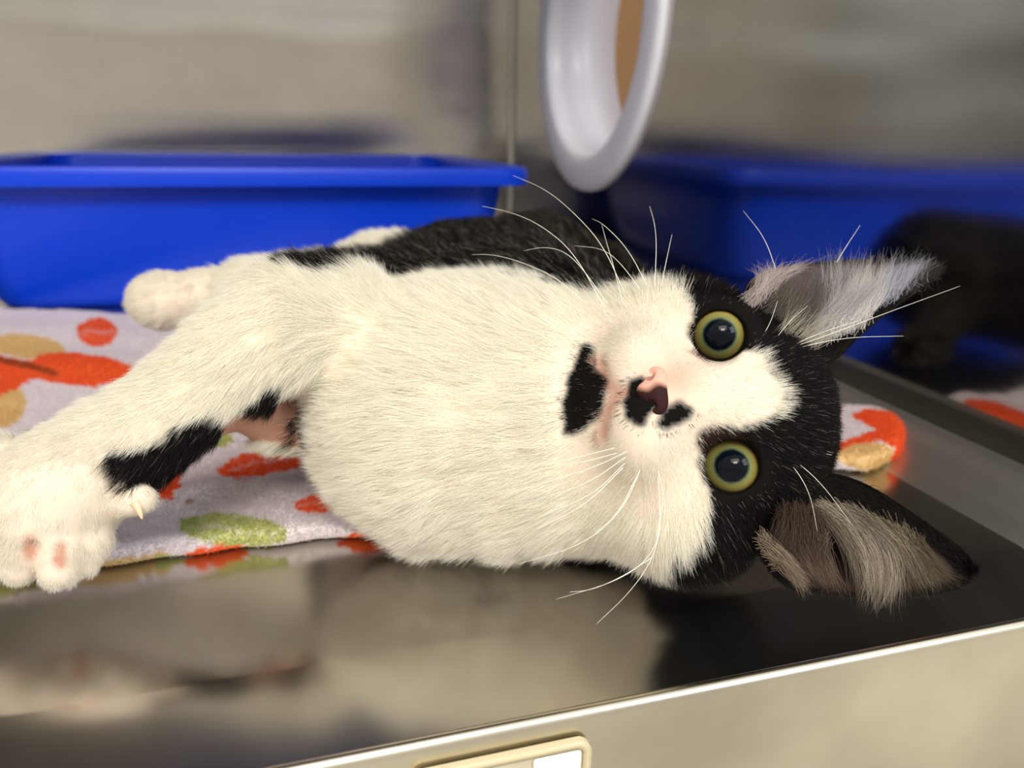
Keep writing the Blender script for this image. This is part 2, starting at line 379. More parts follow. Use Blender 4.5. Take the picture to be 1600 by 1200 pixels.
def print_colour(p):
    g = p + np.array([0, 0, 0.0]); t = (g - C) @ F; x = 800 + FPX * ((g - C) @ R) / t; y = 600 + FPX * ((g - C) @ D) / t
    jx = 3 * wave(p * 1.0, 700, 8); x = x + jx; y = y + .6 * jx
    c = np.tile(W_, (len(p), 1))
    def put(mask, col): c[mask] = col
    def leaf(cx, cy, rx, ry, deg, col, vein=True):
        e = ell(x, y, cx, cy, rx, ry, deg); put(e < 1, col)
        if vein:
            a = math.radians(deg); v = -(x - cx) * math.sin(a) + (y - cy) * math.cos(a); u = (x - cx) * math.cos(a) + (y - cy) * math.sin(a)
            put((e < .85) & (np.abs(v - .1 * ry * np.sin(u / rx * 5)) < .07 * ry + .6), col * .55 + W_ * .45)
            put((e < .8) & (np.abs(((u / rx * 3.2 + np.abs(v) / ry) % 1) - .5) < .06), col * .7 + W_ * .3)
    # parts of the print the picture shows
    leaf(40, 542, 62, 19, 6, TA, False); leaf(5, 615, 45, 26, 50, TA, False); leaf(0, 640, 40, 30, 0, TA, False)
    put(in_poly(x, y, [(-60, 545), (0, 556), (45, 566), (60, 556), (110, 552), (165, 558), (215, 575), (205, 592), (150, 606), (90, 600), (55, 592), (30, 606), (0, 620), (-40, 640), (0, 590)]), OR)
    put(in_poly(x, y, [(-60, 545), (40, 566), (62, 572), (95, 580), (85, 588), (40, 576), (-60, 556)]), DK * .6 + OR * .4)
    leaf(152, 520, 31, 22, 0, OR); leaf(90, 676, 62, 11, -10, GR); leaf(420, 722, 80, 21, -13, OR); leaf(262, 752, 20, 32, 20, OR, False)
    leaf(500, 788, 42, 14, -6, OR); leaf(366, 829, 86, 23, 4, GR); leaf(330, 684, 35, 14, 10, GR, False)
    leaf(335, 872, 60, 20, -8, OR, False); leaf(600, 848, 88, 16, 0, OR, False)
    put((y > 878 - (x - 140) * .13) & (x > 120) & (x < 262), TA); put((y > 866) & (x > 240) & (x < 292) & (y > 878 - (x - 140) * .1), GR)
    put((y > 895) & (x < 120), GR * .8)
    # the folded end behind the ears
    put(in_poly(x, y, [(1280, 706), (1330, 688), (1368, 672), (1330, 652), (1350, 640), (1440, 650), (1440, 740), (1385, 742), (1398, 700), (1376, 690), (1320, 702), (1290, 716)]), OR)
    put(in_poly(x, y, [(1305, 708), (1335, 695), (1375, 692), (1396, 702), (1388, 730), (1370, 738), (1340, 732), (1310, 722)]), TA)
    # the print goes on where the kitten lies on it
    r = np.random.default_rng(4)
    for i in range(26):
        cx, cy = r.uniform(480, 1280), r.uniform(500, 740)
        if cx > 560 or cy > 740: leaf(cx, cy, r.uniform(25, 50), r.uniform(9, 16), r.uniform(-30, 30), (OR, TA, GR)[i % 3])
    for i in range(8):
        cx, cy = r.uniform(-240, -80), r.uniform(500, 880); leaf(cx, cy, 45, 18, r.uniform(-30, 30), (OR, GR, TA)[i % 3])
    return c
bl = mesh_obj('fleece_blanket', bv, bq, M_fleece, col=print_colour(bv))
tag(bl, 'white fleece blanket printed with orange, tan and green leaves under the kitten', 'blanket')

def sample(v, q, n_normals, dens):
    """random surface points; dens = strands per square metre at each vertex"""
    a = 2 * .5 * np.linalg.norm(np.cross(v[q[:, 2]] - v[q[:, 0]], v[q[:, 3]] - v[q[:, 1]]), axis=1) / 2 * 1.0
    w = a * dens[q].mean(1); N = int(w.sum()); i = rng.choice(len(q), N, p=w / w.sum())
    s, t = rng.random(N), rng.random(N)
    W4 = np.stack([(1 - s) * (1 - t), s * (1 - t), s * t, (1 - s) * t], 1)
    p = (v[q[i]] * W4[..., None]).sum(1); nn = unit((n_normals[q[i]] * W4[..., None]).sum(1))
    return p, nn
bn = vnormals(bv, bq)
if (bn[:, 2] * (bv[:, 2] > .004)).sum() < 0: bq = bq[:, ::-1]; bn = -bn
x_, y_, t2 = proj(bv)
vis = (x_ > -60) & (x_ < 1450) & (bv[:, 2] > .003) & ~((x_ > 620) & (x_ < 1260))
p, nn = sample(bv, bq, bn, np.where(vis, np.where(y_ > 640, 5.5e6, 3e6), 0.))
N = len(p); jit = rng.normal(size=(N, 3)) * .55
d1 = unit(nn + jit); L_ = rng.uniform(.0009, .0017, N)[:, None]
pts = np.stack([p - nn * .0003, p + d1 * L_ * .5, p + unit(d1 + rng.normal(size=(N, 3)) * .6) * L_], 1)
hair_obj('pile', pts, np.clip(print_colour(p) * rng.uniform(.9, 1.12, (N, 1)), 0, .92), np.full(N, .00007), M_pile, bl)['kind'] = 'stuff'
c0 = ground(297, 789, .0075)
cv, cf = loft([np.array([c0 + np.array([.0016 * s * math.cos(a) * (1 + .2 * math.sin(3 * a)), .0012 * s * math.sin(a), z]) for a in np.arange(9) * .698]) for s, z in ((.3, -.0006), (.9, 0), (1, .0009), (.6, .0017), (.15, .002))])
tag(mesh_obj('crumb', cv, cf, new_mat('crumb_brown', S(150, 118, 84), .8)), 'tiny brown crumb lying on the white fleece beside the dewclaw', 'crumb')


# ================================================================== THE KITTEN
HM = np.array([[0.1249, -0.4265, 0.8958], [0.508, -0.7481, -0.427], [0.8523, 0.5084, 0.1232]])   # head axes: side, out of the face, up
HM[:, 0] = unit(HM[:, 0]); HM[:, 1] = unit(HM[:, 1] - HM[:, 0] * (HM[:, 0] @ HM[:, 1])); HM[:, 2] = np.cross(HM[:, 0], HM[:, 1])
HC0 = np.array([.1058, .1668, .0493])
def H(x, y, z): return HC0 + .01 * (HM @ np.array([x, y, z], float))
def toH(p): return (p - HC0) @ HM * 100
EU, EL = P(1124, 523, .1905), P(1143, 728, .1835)        # eyeball centres
gu, gl = unit(C - EU), unit(C - EL)
kit = bpy.data.objects.new('kitten', None); scene.collection.objects.link(kit)
kit.location = (.04, .20, .0)
tag(kit, 'black and white kitten lying on its side, looking at the camera', 'kitten')
koff = np.array(kit.location)
VK = .00085
fk = Field((-.175, .09, -.002), (.26, .46, .135), VK)
# torso
chest = [(P(700, 648, .2235), .0385), (P(820, 652, .222, ), .0370), (P(915, 655, .218), .0335), (P(1000, 655, .212), .031)]
fk.chain(chest, .006)
fk.chain([(P(820, 548, .285), .0395), (P(600, 532, .295), .0320), (P(480, 505, .295), .0205)], .010)
fk.chain([(P(800, 520, .330), .0345), (P(835, 447, .410), .0325), (P(930, 472, .390), .0280)], .012)
fk.chain([(P(835, 447, .410), .0325), (P(720, 447, .400), .0295), (P(600, 462, .350), .0245), (P(490, 490, .310), .0190)], .012)
fk.chain([(P(930, 480, .395), .0150), (P(1060, 528, .372), .0115), (P(1160, 553, .362), .0095), (P(1215, 556, .362), .0070)], .006)     # tail curled round behind the head
fk.capsule(P(760, 600, .25), P(640, 600, .26), .034, .03, .012)
# far leg with its white paw
fk.chain([(P(500, 470, .29), .0175), (P(400, 462, .295), .0125), (P(320, 466, .298), .0095), (P(255, 470, .300), .0098), (P(236, 470, .300), .0086)], .006)
for dx, dy in ((-6, -20), (-8, 0), (-4, 18)): fk.capsule(P(245, 470 + dy, .299), P(226 + dx + 6, 470 + dy, .298), .0040, .0036, .002)
# near foreleg reaching to the lower left
fk.chain([(P(530, 515, .212), .0185), (P(450, 510, .203), .0148), (P(375, 560, .198), .0128), (P(300, 616, .196), .0112), (P(225, 672, .194), .0108), (P(160, 715, .192), .0118), (P(95, 765, .190), .0136), (P(70, 800, .189), .0135)], .006)
# pink skin between the elbow and the chest
fk.chain([(P(490, 668, .222), .0085), (P(430, 655, .216), .0068), (P(370, 630, .205), .0065)], .006)
# paw: spread toes
def toe(pts, k=.0016): fk.chain([(P(x, y, t), r) for x, y, t, r in pts], k)
toe([(90, 800, .187, .0085), (95, 850, .184, .0056), (92, 888, .1835, .0047)])
toe([(125, 800, .190, .0085), (136, 845, .189, .0056), (132, 872, .189, .0044)])
toe([(45, 800, .186, .0090), (38, 848, .184, .0060), (32, 882, .1845, .0046)])
toe([(-5, 790, .188, .0095), (-20, 845, .188, .0062), (-28, 872, .189, .0046)])
toe([(-10, 735, .190, .0095), (-50, 790, .191, .008), (-75, 825, .192, .005)])
toe([(165, 775, .190, .0060), (205, 778, .187, .0042), (222, 779, .1865, .0036)])
# dents over the claws in two toes
fk.capsule(P(94, 862, .1775), P(95, 884, .1778), .0017, .0014, .0012, 'cut')
fk.capsule(P(52, 856, .1775), P(44, 872, .1778), .0015, .0012, .0014, 'cut')
# head
def he(c, r, k=.006, mode='add'): fk.ellipsoid(H(*c), HM, np.array(r) * .01, k, mode)
he((0, -.6, .35), (3.05, 3.2, 2.65), .006)
he((1.9, .2, -1.0), (1.75, 2.0, 1.9), .008); he((-2.15, .2, -.9), (1.95, 2.0, 2.0), .008)
he((0, .9, -2.0), (2.0, 1.8, 1.4), .010)
he((0, 1.2, .5), (1.5, 1.3, 1.9), .008)                   # forehead
fk.chain([(H(0, 1.6, .7), .0105), (H(0, 2.35, -.4), .0085), (H(0, 2.95, -1.25), .0066)], .006)
he((.72, 2.62, -1.95), (1.0, .92, .82), .008); he((-.72, 2.62, -1.95), (1.0, .92, .82), .008)
he((0, 2.25, -2.85), (.85, .75, .62), .003)
he((0, 3.05, -1.5), (.42, .42, .34), .004)
# neck
fk.capsule(H(0, -.6, -1.2), P(960, 655, .218), .030, .031, .012)
# brows, lids, sockets
for e, g in ((EU, gu), (EL, gl)):
    fk.capsule(e, e, .0088, .0088, .0055)
for e, g, up in ((EU, gu, .0060), (EL, gl, .0063)):
    fk.capsule(e + g * .003, e + g * .016, up - .0004, up + .0010, .0010, 'cut')
    fk.capsule(e, e, .0074, .0074, .0004, 'cut')
# mouth line and philtrum
pm = [H(0, 3.62, -1.85), H(0, 3.6, -2.3), H(.35, 3.45, -2.62), H(.9, 3.05, -2.75)]
pn_ = [H(0, 3.6, -2.3), H(-.35, 3.45, -2.62), H(-.9, 3.05, -2.75)]
fk.chain([(p, .0009) for p in pm], .0012, 'cut'); fk.chain([(p, .0009) for p in pn_], .0012, 'cut')
kv, kq = fk.mesh()
bi = np.clip(np.round((kv[:, :2] - lo) / VX).astype(int), 0, np.array(top.shape) - 1); base_ = np.where(poly_dist(kv[:, 0], kv[:, 1], outline) < .006, top[bi[:, 0], bi[:, 1]] + .0007, .0012); kv[:, 2] = np.where(kv[:, 2] < base_ + .001, base_ + .0002 + .8 * np.clip(kv[:, 2] - base_ + .0, 0, 1), kv[:, 2])      # it rests flat on fleece and steel
kn = vnormals(kv, kq)
if ((kv - H(0, 0, 0)) * kn)[np.linalg.norm(kv - H(0, 0, 0), axis=1) < .05].sum() < 0: kq = kq[:, ::-1]; kn = -kn

WH = S(250, 246, 235); BK = S(25, 21, 20); PK = S(206, 164, 148); RIM = S(20, 14, 12)
face_white = [(860, 430), (925, 466), (960, 455), (1000, 444), (1050, 452), (1078, 474), (1089, 500), (1088, 540), (1100, 557), (1128, 563), (1165, 550), (1190, 548), (1204, 580), (1228, 612), (1222, 640), (1196, 655), (1160, 664), (1130, 668), (1095, 676), (1088, 692),
              (1104, 704), (1108, 740), (1108, 775), (1106, 800), (1084, 838), (1072, 862), (1052, 850), (1044, 880), (1025, 905), (990, 896), (960, 880), (860, 880)]
chin_patch = [(908, 536), (930, 542), (932, 566), (950, 594), (946, 632), (924, 660), (900, 680), (882, 682), (879, 630), (887, 590), (902, 566)]
blots = [[(984, 596), (1000, 590), (1016, 597), (1028, 606), (1024, 628), (1010, 640), (1008, 660), (992, 660), (978, 648), (976, 628), (985, 615)],
         [(1028, 640), (1045, 634), (1062, 628), (1078, 640), (1074, 656), (1060, 666), (1042, 668), (1028, 660)]]
leg_black = [(176, 704), (205, 702), (250, 690), (285, 665), (310, 648), (335, 638), (352, 650), (345, 680), (300, 715), (262, 760), (240, 778), (195, 768), (186, 735)]
pit_black = [[(396, 622), (420, 605), (448, 592), (450, 610), (430, 632), (405, 642)], [(462, 648), (492, 640), (502, 690), (498, 720), (470, 700)]]
pink = [(345, 655), (380, 640), (430, 625), (470, 600), (490, 620), (480, 655), (470, 695), (400, 690), (350, 690)]
tuft = [(380, 430), (430, 398), (500, 380), (570, 366), (645, 345), (660, 362), (600, 392), (520, 396), (448, 404), (430, 425)]
EXH = .5
def coat(p, n, jitter=0.0, r=rng):
    """coat pattern of the kitten: colour, and fur length, by place on its body"""
    x, y, t = proj(p)
    if jitter: x = x + r.normal(size=len(p)) * jitter; y = y + r.normal(size=len(p)) * jitter * .7
    x = x + 3 * wave(p, 900, 1); y = y + 3 * wave(p, 900, 2)
    q = toH(p); front = (n @ unit(-F)) > -.25
    head = (np.linalg.norm(q * [1, 1, 1], axis=1) < 4.9) & (q[:, 2] > -3.6) & (x > 880) & (t < .262)
    c = np.tile(WH, (len(p), 1)); dark = np.zeros(len(p), bool)
    dark |= head & ~(in_poly(x, y, face_white) & front)
    dark |= in_poly(x, y, chin_patch) & front & (t < .212)
    for b in blots: dark |= (poly_dist(x, y, b) < 3) & front & (t < .2)
    torso = ~head & (x > 425) & (t > .2)
    edge = np.interp(x, [425, 445, 480, 560, 640, 720, 800, 880, 940, 1000, 1100], [398, 402, 432, 430, 428, 430, 436, 450, 466, 450, 450])
    dark |= torso & (y < edge) & ~in_poly(x, y, tuft)
    dark |= torso & ((t > .262) & (x > 470) | ~front & (t > .225)) & ~in_poly(x, y, tuft)
    dark |= ~head & in_poly(x, y, [(438, 410), (520, 401), (600, 395), (640, 400), (640, 428), (560, 430), (500, 436), (470, 424)]) & front
    dark |= torso & (x > 770) & (y > np.interp(x, [770, 860, 960, 1010], [866, 868, 884, 905]))
    dark |= in_poly(x, y, leg_black) & (t < .25) & (ell(x, y, 222, 781, 32, 24) > 1)
    for b in pit_black: dark |= in_poly(x, y, b)
    c[dark] = BK
    bt = in_poly(x, y, [(1088, 694), (1094, 674), (1120, 664), (1150, 671), (1166, 686), (1130, 694), (1106, 706)]) & head & front; c[bt] = S(66, 46, 38)
    tear = (in_poly(x, y, [(1074, 545), (1092, 548), (1104, 556), (1122, 565), (1104, 566), (1090, 556)]) | in_poly(x, y, [(1100, 690), (1118, 686), (1110, 700), (1106, 726), (1100, 712)])) & head & front & (t < .2); c[tear] = S(50, 30, 24)
    # rusty tinge in places of the black, warmer cream low on the chest
    pk = in_poly(x, y, pink) & ~dark; c[pk] = PK
    # pink flush along the bridge next to the nose, and at the lips
    w = np.exp(-(((x - 1052) / 46) ** 2 + ((y - 592) / 32) ** 2)) * front * (t < .2); w = np.clip(w, 0, 1)[:, None] * (~dark)[:, None]
    c = c * (1 - .75 * w) + S(234, 176, 154) * .75 * w
    lip = np.minimum(poly_dist(q[:, 0], q[:, 2], [(0, -1.9), (0, -2.35), (.01, -2.35)]), np.minimum(poly_dist(q[:, 0], q[:, 2], [(0, -2.35), (.35, -2.62), (.9, -2.78), (.35, -2.61)]), poly_dist(q[:, 0], q[:, 2], [(0, -2.35), (-.35, -2.62), (-.9, -2.78), (-.35, -2.61)])))
    w = (np.exp(-np.clip(lip, 0, 9) ** 2 / .02) * (q[:, 1] > 2.4) * (head) * (~dark))[:, None]
    c = c * (1 - .8 * w) + S(190, 132, 116) * .8 * w
    return c, dark, pk, head, q, x, y, t
kc, kd, kp, khead, kqh, kx, ky, kt = coat(kv, kn)
de = np.minimum(np.linalg.norm(kv - EU, axis=1), np.linalg.norm(kv - EL, axis=1))
# dark lid margins
for e, g in ((EU, gu), (EL, gl)):
    rel = kv - e; ax_ = rel @ g; rad_ = np.linalg.norm(rel - ax_[:, None] * g, axis=1)
    kc[(ax_ > 0) & (rad_ < .0074) & (ax_ < .0105)] = RIM
for pp in ((94, 870), (48, 858)):
    mk = (np.hypot((kx - pp[0]) / 12, (ky - pp[1]) / 22) < 1) & (kt < .2); kc[mk] = S(216, 172, 154)
for _ in range(1):
    acc = kc.copy(); cnt = np.ones(len(kc))
    for i in range(4):
        np.add.at(acc, kq[:, i], kc[kq[:, (i + 1) % 4]]); np.add.at(acc, kq[:, (i + 1) % 4], kc[kq[:, i]]); np.add.at(cnt, kq[:, i], 1); np.add.at(cnt, kq[:, (i + 1) % 4], 1)
    kc = acc / cnt[:, None]
# the skin below the white coat is a shade duller and pinker than the hairs
kc = np.where(~kd[:, None], kc * np.array([.74, .66, .60]), kc * .5)
body = mesh_obj('body', kv - koff, kq, M_coat, kit, col=kc)

# ---- eyes
def iris_mat():
    m = new_mat('eye_surface', rough=.5); N, L, b = nodes(m)
    tc = N.new('ShaderNodeTexCoord'); sp = N.new('ShaderNodeSeparateXYZ'); L.new(tc.outputs['Object'], sp.inputs[0])
    cb = N.new('ShaderNodeCombineXYZ'); L.new(sp.outputs[0], cb.inputs[0]); L.new(sp.outputs[1], cb.inputs[1])
    ln = N.new('ShaderNodeVectorMath'); ln.operation = 'LENGTH'; L.new(cb.outputs[0], ln.inputs[0])
    mm = N.new('ShaderNodeMath'); mm.operation = 'MULTIPLY'; mm.inputs[1].default_value = 1 / .0072; L.new(ln.outputs['Value'], mm.inputs[0])
    no = N.new('ShaderNodeTexNoise'); no.inputs['Scale'].default_value = 1100; no.inputs['Detail'].default_value = 3; L.new(tc.outputs['Object'], no.inputs['Vector'])
    ad = N.new('ShaderNodeMath'); ad.operation = 'MULTIPLY_ADD'; ad.inputs[1].default_value = .05; L.new(no.outputs[0], ad.inputs[0]); L.new(mm.outputs[0], ad.inputs[2])
    cr = N.new('ShaderNodeValToRGB'); L.new(ad.outputs[0], cr.inputs[0]); e = cr.color_ramp.elements
    e[0].position = 0; e[0].color = (*S(5, 7, 12), 1); e[1].position = .51; e[1].color = (*S(8, 14, 22), 1)
    for pos, col in ((.55, (54, 68, 56)), (.61, (112, 118, 74)), (.70, (134, 128, 72)), (.80, (146, 132, 70)), (.865, (104, 88, 44)), (.90, (26, 18, 12))):
        x = e.new(pos); x.color = (*S(*col), 1)
    L.new(cr.outputs[0], b.inputs['Base Color'])
    b.inputs['Specular IOR Level'].default_value = 0; b.inputs['Coat Weight'].default_value = .6; b.inputs['Coat Roughness'].default_value = .015; b.inputs['Coat IOR'].default_value = 1.33
    return m
M_eye = iris_mat()
for e, g in ((EU, gu), (EL, gl)):
    bm = bmesh.new(); bmesh.ops.create_uvsphere(bm, u_segments=64, v_segments=40, radius=.0073)
    for v_ in bm.verts:
        if v_.co.z > .0035: v_.co.z += .0016 * ((v_.co.z - .0035) / .0038) ** 1.2 * .5
    me = bpy.data.meshes.new('eye'); bm.to_mesh(me); bm.free(); me.materials.append(M_eye)
    me.polygons.foreach_set('use_smooth', [True] * len(me.polygons))
    o = bpy.data.objects.new('eye', me); scene.collection.objects.link(o); o.parent = kit
    o.rotation_euler = Vector(g).to_track_quat('Z', 'Y').to_euler(); o.location = e - koff
    # dark corner of the eye running towards the nose
# ---- nose
fn = Field(H(0, 3.7, -1.6) - .010, H(0, 3.7, -1.6) + .010, .0003)
NY = .11
def hn(c, r, k=.002, mode='add'): fn.ellipsoid(H(c[0], c[1] + NY, c[2]), HM, np.array(r) * .01, k, mode)
hn((0, 3.46, -1.50), (.50, .24, .26)); hn((.30, 3.36, -1.50), (.25, .24, .22)); hn((-.30, 3.36, -1.50), (.25, .24, .22)); hn((0, 3.44, -1.80), (.18, .20, .16))
for s_ in (1, -1): fn.capsule(H(.30 * s_, 3.66 + NY, -1.66), H(.36 * s_, 3.60 + NY, -1.60), .0005, .0006, .0012, 'cut')
nv, nq = fn.mesh(); nh = toH(nv); w = np.clip((nh[:, 0] + .05 + .06 * wave(nh, 6, 9)) * 6, 0, 1)[:, None]
nn_ = vnormals(nv, nq)
if ((nv - nv.mean(0)) * nn_).sum() < 0: nq = nq[:, ::-1]
ncol = S(224, 168, 150) * w + S(50, 28, 28) * (1 - w)
for s_ in (1, -1):
    dn = np.linalg.norm(nh - [.30 * s_, 3.60 + NY, -1.64], axis=1); ncol[dn < .11] *= .55
mesh_obj('nose', nv - koff, nq, coat_mat('nose_leather', .7), kit, col=ncol)

# ---- ears: cupped shells open to the front
def resample(pts, n):
    pts = chaikin(pts, 2, False); s = np.r_[0, np.cumsum(np.linalg.norm(np.diff(pts, axis=0), axis=1))]
    return np.stack([np.interp(np.linspace(0, s[-1], n), s, pts[:, i]) for i in range(3)], 1)
def ear(edge_a, edge_b, back, bulge, inner_poly, skin, name):
    A = resample(np.array([P(*p) for p in edge_a]), 48); B = resample(np.array([P(*p) for p in edge_b]), 48)
    a = np.linspace(0, 1, 36)[None, :, None]; s = np.linspace(0, 1, 48)
    width = np.linalg.norm(A - B, axis=1)[:, None, None]
    mid = A[:, None] * (1 - a) + B[:, None] * a
    inner = mid + np.array(back) * (np.sin(np.pi * a) ** .8) * bulge * width
    thick = .0011 + .0006 * np.sin(np.pi * a)
    outer = inner + np.array(back) * thick + 0 * inner
    n, m = 48, 36; idx = lambda i, j, k: k * n * m + i * m + j; f = []
    for i in range(n - 1):
        for j in range(m - 1):
            f.append((idx(i, j, 0), idx(i, j + 1, 0), idx(i + 1, j + 1, 0), idx(i + 1, j, 0)))
            f.append((idx(i, j, 1), idx(i + 1, j, 1), idx(i + 1, j + 1, 1), idx(i, j + 1, 1)))
        for j in (0, m - 1): f.append((idx(i, j, 0), idx(i + 1, j, 0), idx(i + 1, j, 1), idx(i, j, 1)))
    for i in (0, n - 1):
        for j in range(m - 1): f.append((idx(i, j, 0), idx(i, j + 1, 0), idx(i, j + 1, 1), idx(i, j, 1)))
    v = np.vstack([inner.reshape(-1, 3), outer.reshape(-1, 3)]); x, y, t = proj(v)
    col = np.tile(BK, (len(v), 1)); k = np.arange(len(v)) < n * m
    d = poly_dist(x + 4 * wave(v, 500, 3), y, inner_poly); w = np.clip(-d / 14, 0, 1)[:, None] * k[:, None]
    col = col * (1 - w) + skin * w
    o = mesh_obj(name, v - koff, f, M_ear, kit, col=col)
    return o, inner, A, B
backdir = unit(-HM[:, 1] + .25 * F)
up_lat = [(1160, 478, .196), (1166, 440, .196), (1200, 419, .199), (1260, 411, .204), (1330, 405, .208), (1400, 406, .212), (1445, 410, .216), (1466, 424, .219)]
up_med = [(1250, 565, .190), (1300, 572, .199), (1345, 523, .204), (1395, 482, .209), (1440, 450, .213), (1460, 436, .217), (1466, 424, .219)]
up_in = [(1150, 478), (1176, 420), (1260, 408), (1440, 405), (1466, 424), (1430, 446), (1345, 492), (1290, 520), (1235, 530), (1205, 505)]
lo_lat = [(1175, 845, .180), (1200, 893, .183), (1235, 924, .186), (1300, 936, .189), (1375, 940, .193), (1450, 934, .197), (1500, 924, .2000), (1518, 908, .2010), (1521, 890, .2015)]
lo_med = [(1225, 745, .188), (1290, 735, .195), (1350, 752, .199), (1410, 790, .201), (1465, 828, .202), (1502, 856, .2025), (1518, 872, .202), (1521, 890, .2015)]
lo_in = [(1180, 850), (1210, 800), (1262, 778), (1330, 790), (1400, 815), (1460, 850), (1494, 886), (1488, 910), (1440, 926), (1370, 932), (1300, 930), (1240, 918), (1200, 890)]
ear_u, inner_u, Au, Bu = ear(up_lat, up_med, backdir, .33, up_in, S(104, 90, 90), 'ear')
ear_l, inner_l, Al, Bl = ear(lo_lat, lo_med, unit(-HM[:, 1] + .5 * F), .33, lo_in, S(58, 46, 40), 'ear')

# ---- fur
def flow(p, n, head, q, x, t):
    d = np.zeros_like(p)
    # head: away from the nose over the face and back over the skull
    qd = np.stack([q[:, 0] * .9, -1.2 + 0 * q[:, 0], (q[:, 2] + 1.5) * .9], 1)
    below = q[:, 2] < -1.9; qd[below, 2] -= 1.0
    hd = unit(qd) @ HM.T
    bd = np.tile(unit(P(400, 700, .24) - P(900, 640, .22)) + np.array([0, .25, 0]), (len(p), 1))
    leg = (x < 470) & (t < .25); ld = unit(P(90, 780, .19) - P(450, 500, .2)); ld2 = unit(P(80, 900, .19) - P(100, 760, .19))
    bd[leg] = ld; yy = proj(p)[1]; pw = np.clip((yy - 690) / 90, 0, 1) * np.clip((210 - x) / 50, 0, 1) * leg; bd = bd * (1 - pw[:, None]) + ld2 * pw[:, None]
    wgt = np.clip((q[:, 2] + 4.2) / 1.2, 0, 1)[:, None] * (np.linalg.norm(q, axis=1) < 5.5)[:, None]
    d = hd * wgt + unit(bd) * (1 - wgt)
    d = d - (d * n).sum(1, keepdims=True) * n
    return unit(d)
dens = np.full(len(kv), .5e6)
facing = (kn * unit(C - kv)).sum(1)
inview = (kx > -40) & (facing > -.3)
dens[inview] = np.where(kt[inview] < .245, 19e6, 9e6)
dens[inview & khead & (kqh[:, 1] > .3)] = 20e6
dens[kp] = 4e6
de = np.minimum(np.linalg.norm(kv - EU, axis=1), np.linalg.norm(kv - EL, axis=1)); 
for e, g in ((EU, gu), (EL, gl)):
    rel = kv - e; ax_ = rel @ g; rad_ = np.linalg.norm(rel - ax_[:, None] * g, axis=1); dens[(ax_ > -.001) & (rad_ < .0074)] = 0
dens[np.linalg.norm(kqh - [0, 3.5, -1.55], axis=1) < .50] = 0
dens[(kz := kv[:, 2]) < .001] = 0
p, n_ = sample(kv, kq, kn, dens); N = len(p)
c, dk, pk, hd, q, x, y, t = coat(p, n_, 2.2)
for pp in ((94, 870), (48, 858)):
    mk = (np.hypot((x - pp[0]) / 12, (y - pp[1]) / 22) < 1) & (t < .2); pk |= mk
fl = flow(p, n_, hd, q, x, t)
L_ = np.full(N, .0062); L_[hd] = .0045
face = hd & (q[:, 1] > .8); rn = np.linalg.norm(q - [0, 3.4, -1.5], axis=1)
L_[face] = np.clip(.0010 + .0011 * rn[face], .0012, .0045)
L_[face & dk] = np.clip(L_[face & dk], .0026, 1)
e_near = np.minimum(np.linalg.norm(p - EU, axis=1), np.linalg.norm(p - EL, axis=1)); L_ = np.where(e_near < .014, np.clip(L_, 0, .0019 + (e_near - .009).clip(0) * .5), L_)
L_[hd & (np.abs(q[:, 0]) > 2.6) & (q[:, 2] < .5)] = .0068
L_[hd & (q[:, 2] > 1.0) & ~(q[:, 1] < .2)] = .0042
leg = (x < 470) & (t < .25); L_[leg] = .0046; paw = leg & (x < 240) & (y > 730); L_[leg] = np.interp(y[leg] - .3 * x[leg], [560, 700], [.0050, .0026]); L_[(x < 345) & (t > .25)] = .0030
L_[in_poly(x, y, leg_black) & leg] = .0052; L_[leg & (ell(x, y, 220, 780, 34, 30) < 1)] = .0018
for b in blots: L_[in_poly(x, y, b) & hd] = .0014
ch = ~hd & ~leg & (x > 440) & (t < .26); L_[ch] = .0078
L_[in_poly(x, y, chin_patch) & (t < .22)] = .0026; L_[dk & ~hd & (x > 850) & (x < 900) & (y > 540) & (y < 700)] = .0020
L_[pk] = .0015; bald = (np.hypot((x - 94) / 12, (y - 870) / 22) < 1) | (np.hypot((x - 48) / 11, (y - 858) / 22) < 1); L_[bald & (t < .2)] = .0002
L_ *= rng.uniform(.6, 1.25, N)
lift = np.full(N, .55); lift[face] = .32; lift[paw] = .3; lift[ch] = .34
clump = np.stack([wave(p, 260, s_) for s_ in (11, 12, 13)], 1) * .16 + np.stack([wave(p, 900, s_) for s_ in (14, 15, 16)], 1) * .16
noise = rng.normal(size=(N, 3)) * .11
d0 = unit(fl + n_ * lift[:, None] + clump * (~face)[:, None] + clump * face[:, None] * .3 + noise)
d1 = unit(fl + n_ * lift[:, None] * .35 + clump * 1.3 * np.where(face, .35, 1)[:, None] + noise * 1.3)
d1 = unit(d1 + n_ * np.clip(-(d1 * n_).sum(1), 0, 1)[:, None] + n_ * .10)
root = p - n_ * .0006; LL = L_[:, None]
pts = np.stack([root, root + d0 * LL * .34, root + d0 * LL * .34 + unit(d0 + d1) * LL * .33, root + d0 * LL * .34 + unit(d0 + d1) * LL * .33 + d1 * LL * .33], 1)
pts[:, :, 2] = np.maximum(pts[:, :, 2], .0012)
var = np.where(dk[:, None], rng.uniform(.7, 1.1, (N, 1)), rng.uniform(.94, 1.05, (N, 1)))
c = c * var
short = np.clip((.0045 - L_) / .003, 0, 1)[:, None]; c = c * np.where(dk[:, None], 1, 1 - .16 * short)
# stray pale hairs in the black
st = dk & (rng.random(N) < .02); c[st] = S(150, 140, 128)
fringe = dk & ~hd & (t > .2) & (rng.random(N) < .05); c[fringe] = S(190, 180, 165)
rad = np.where(dk, .000045, .000040)
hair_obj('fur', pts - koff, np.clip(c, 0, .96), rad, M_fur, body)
print('fur strands', N)

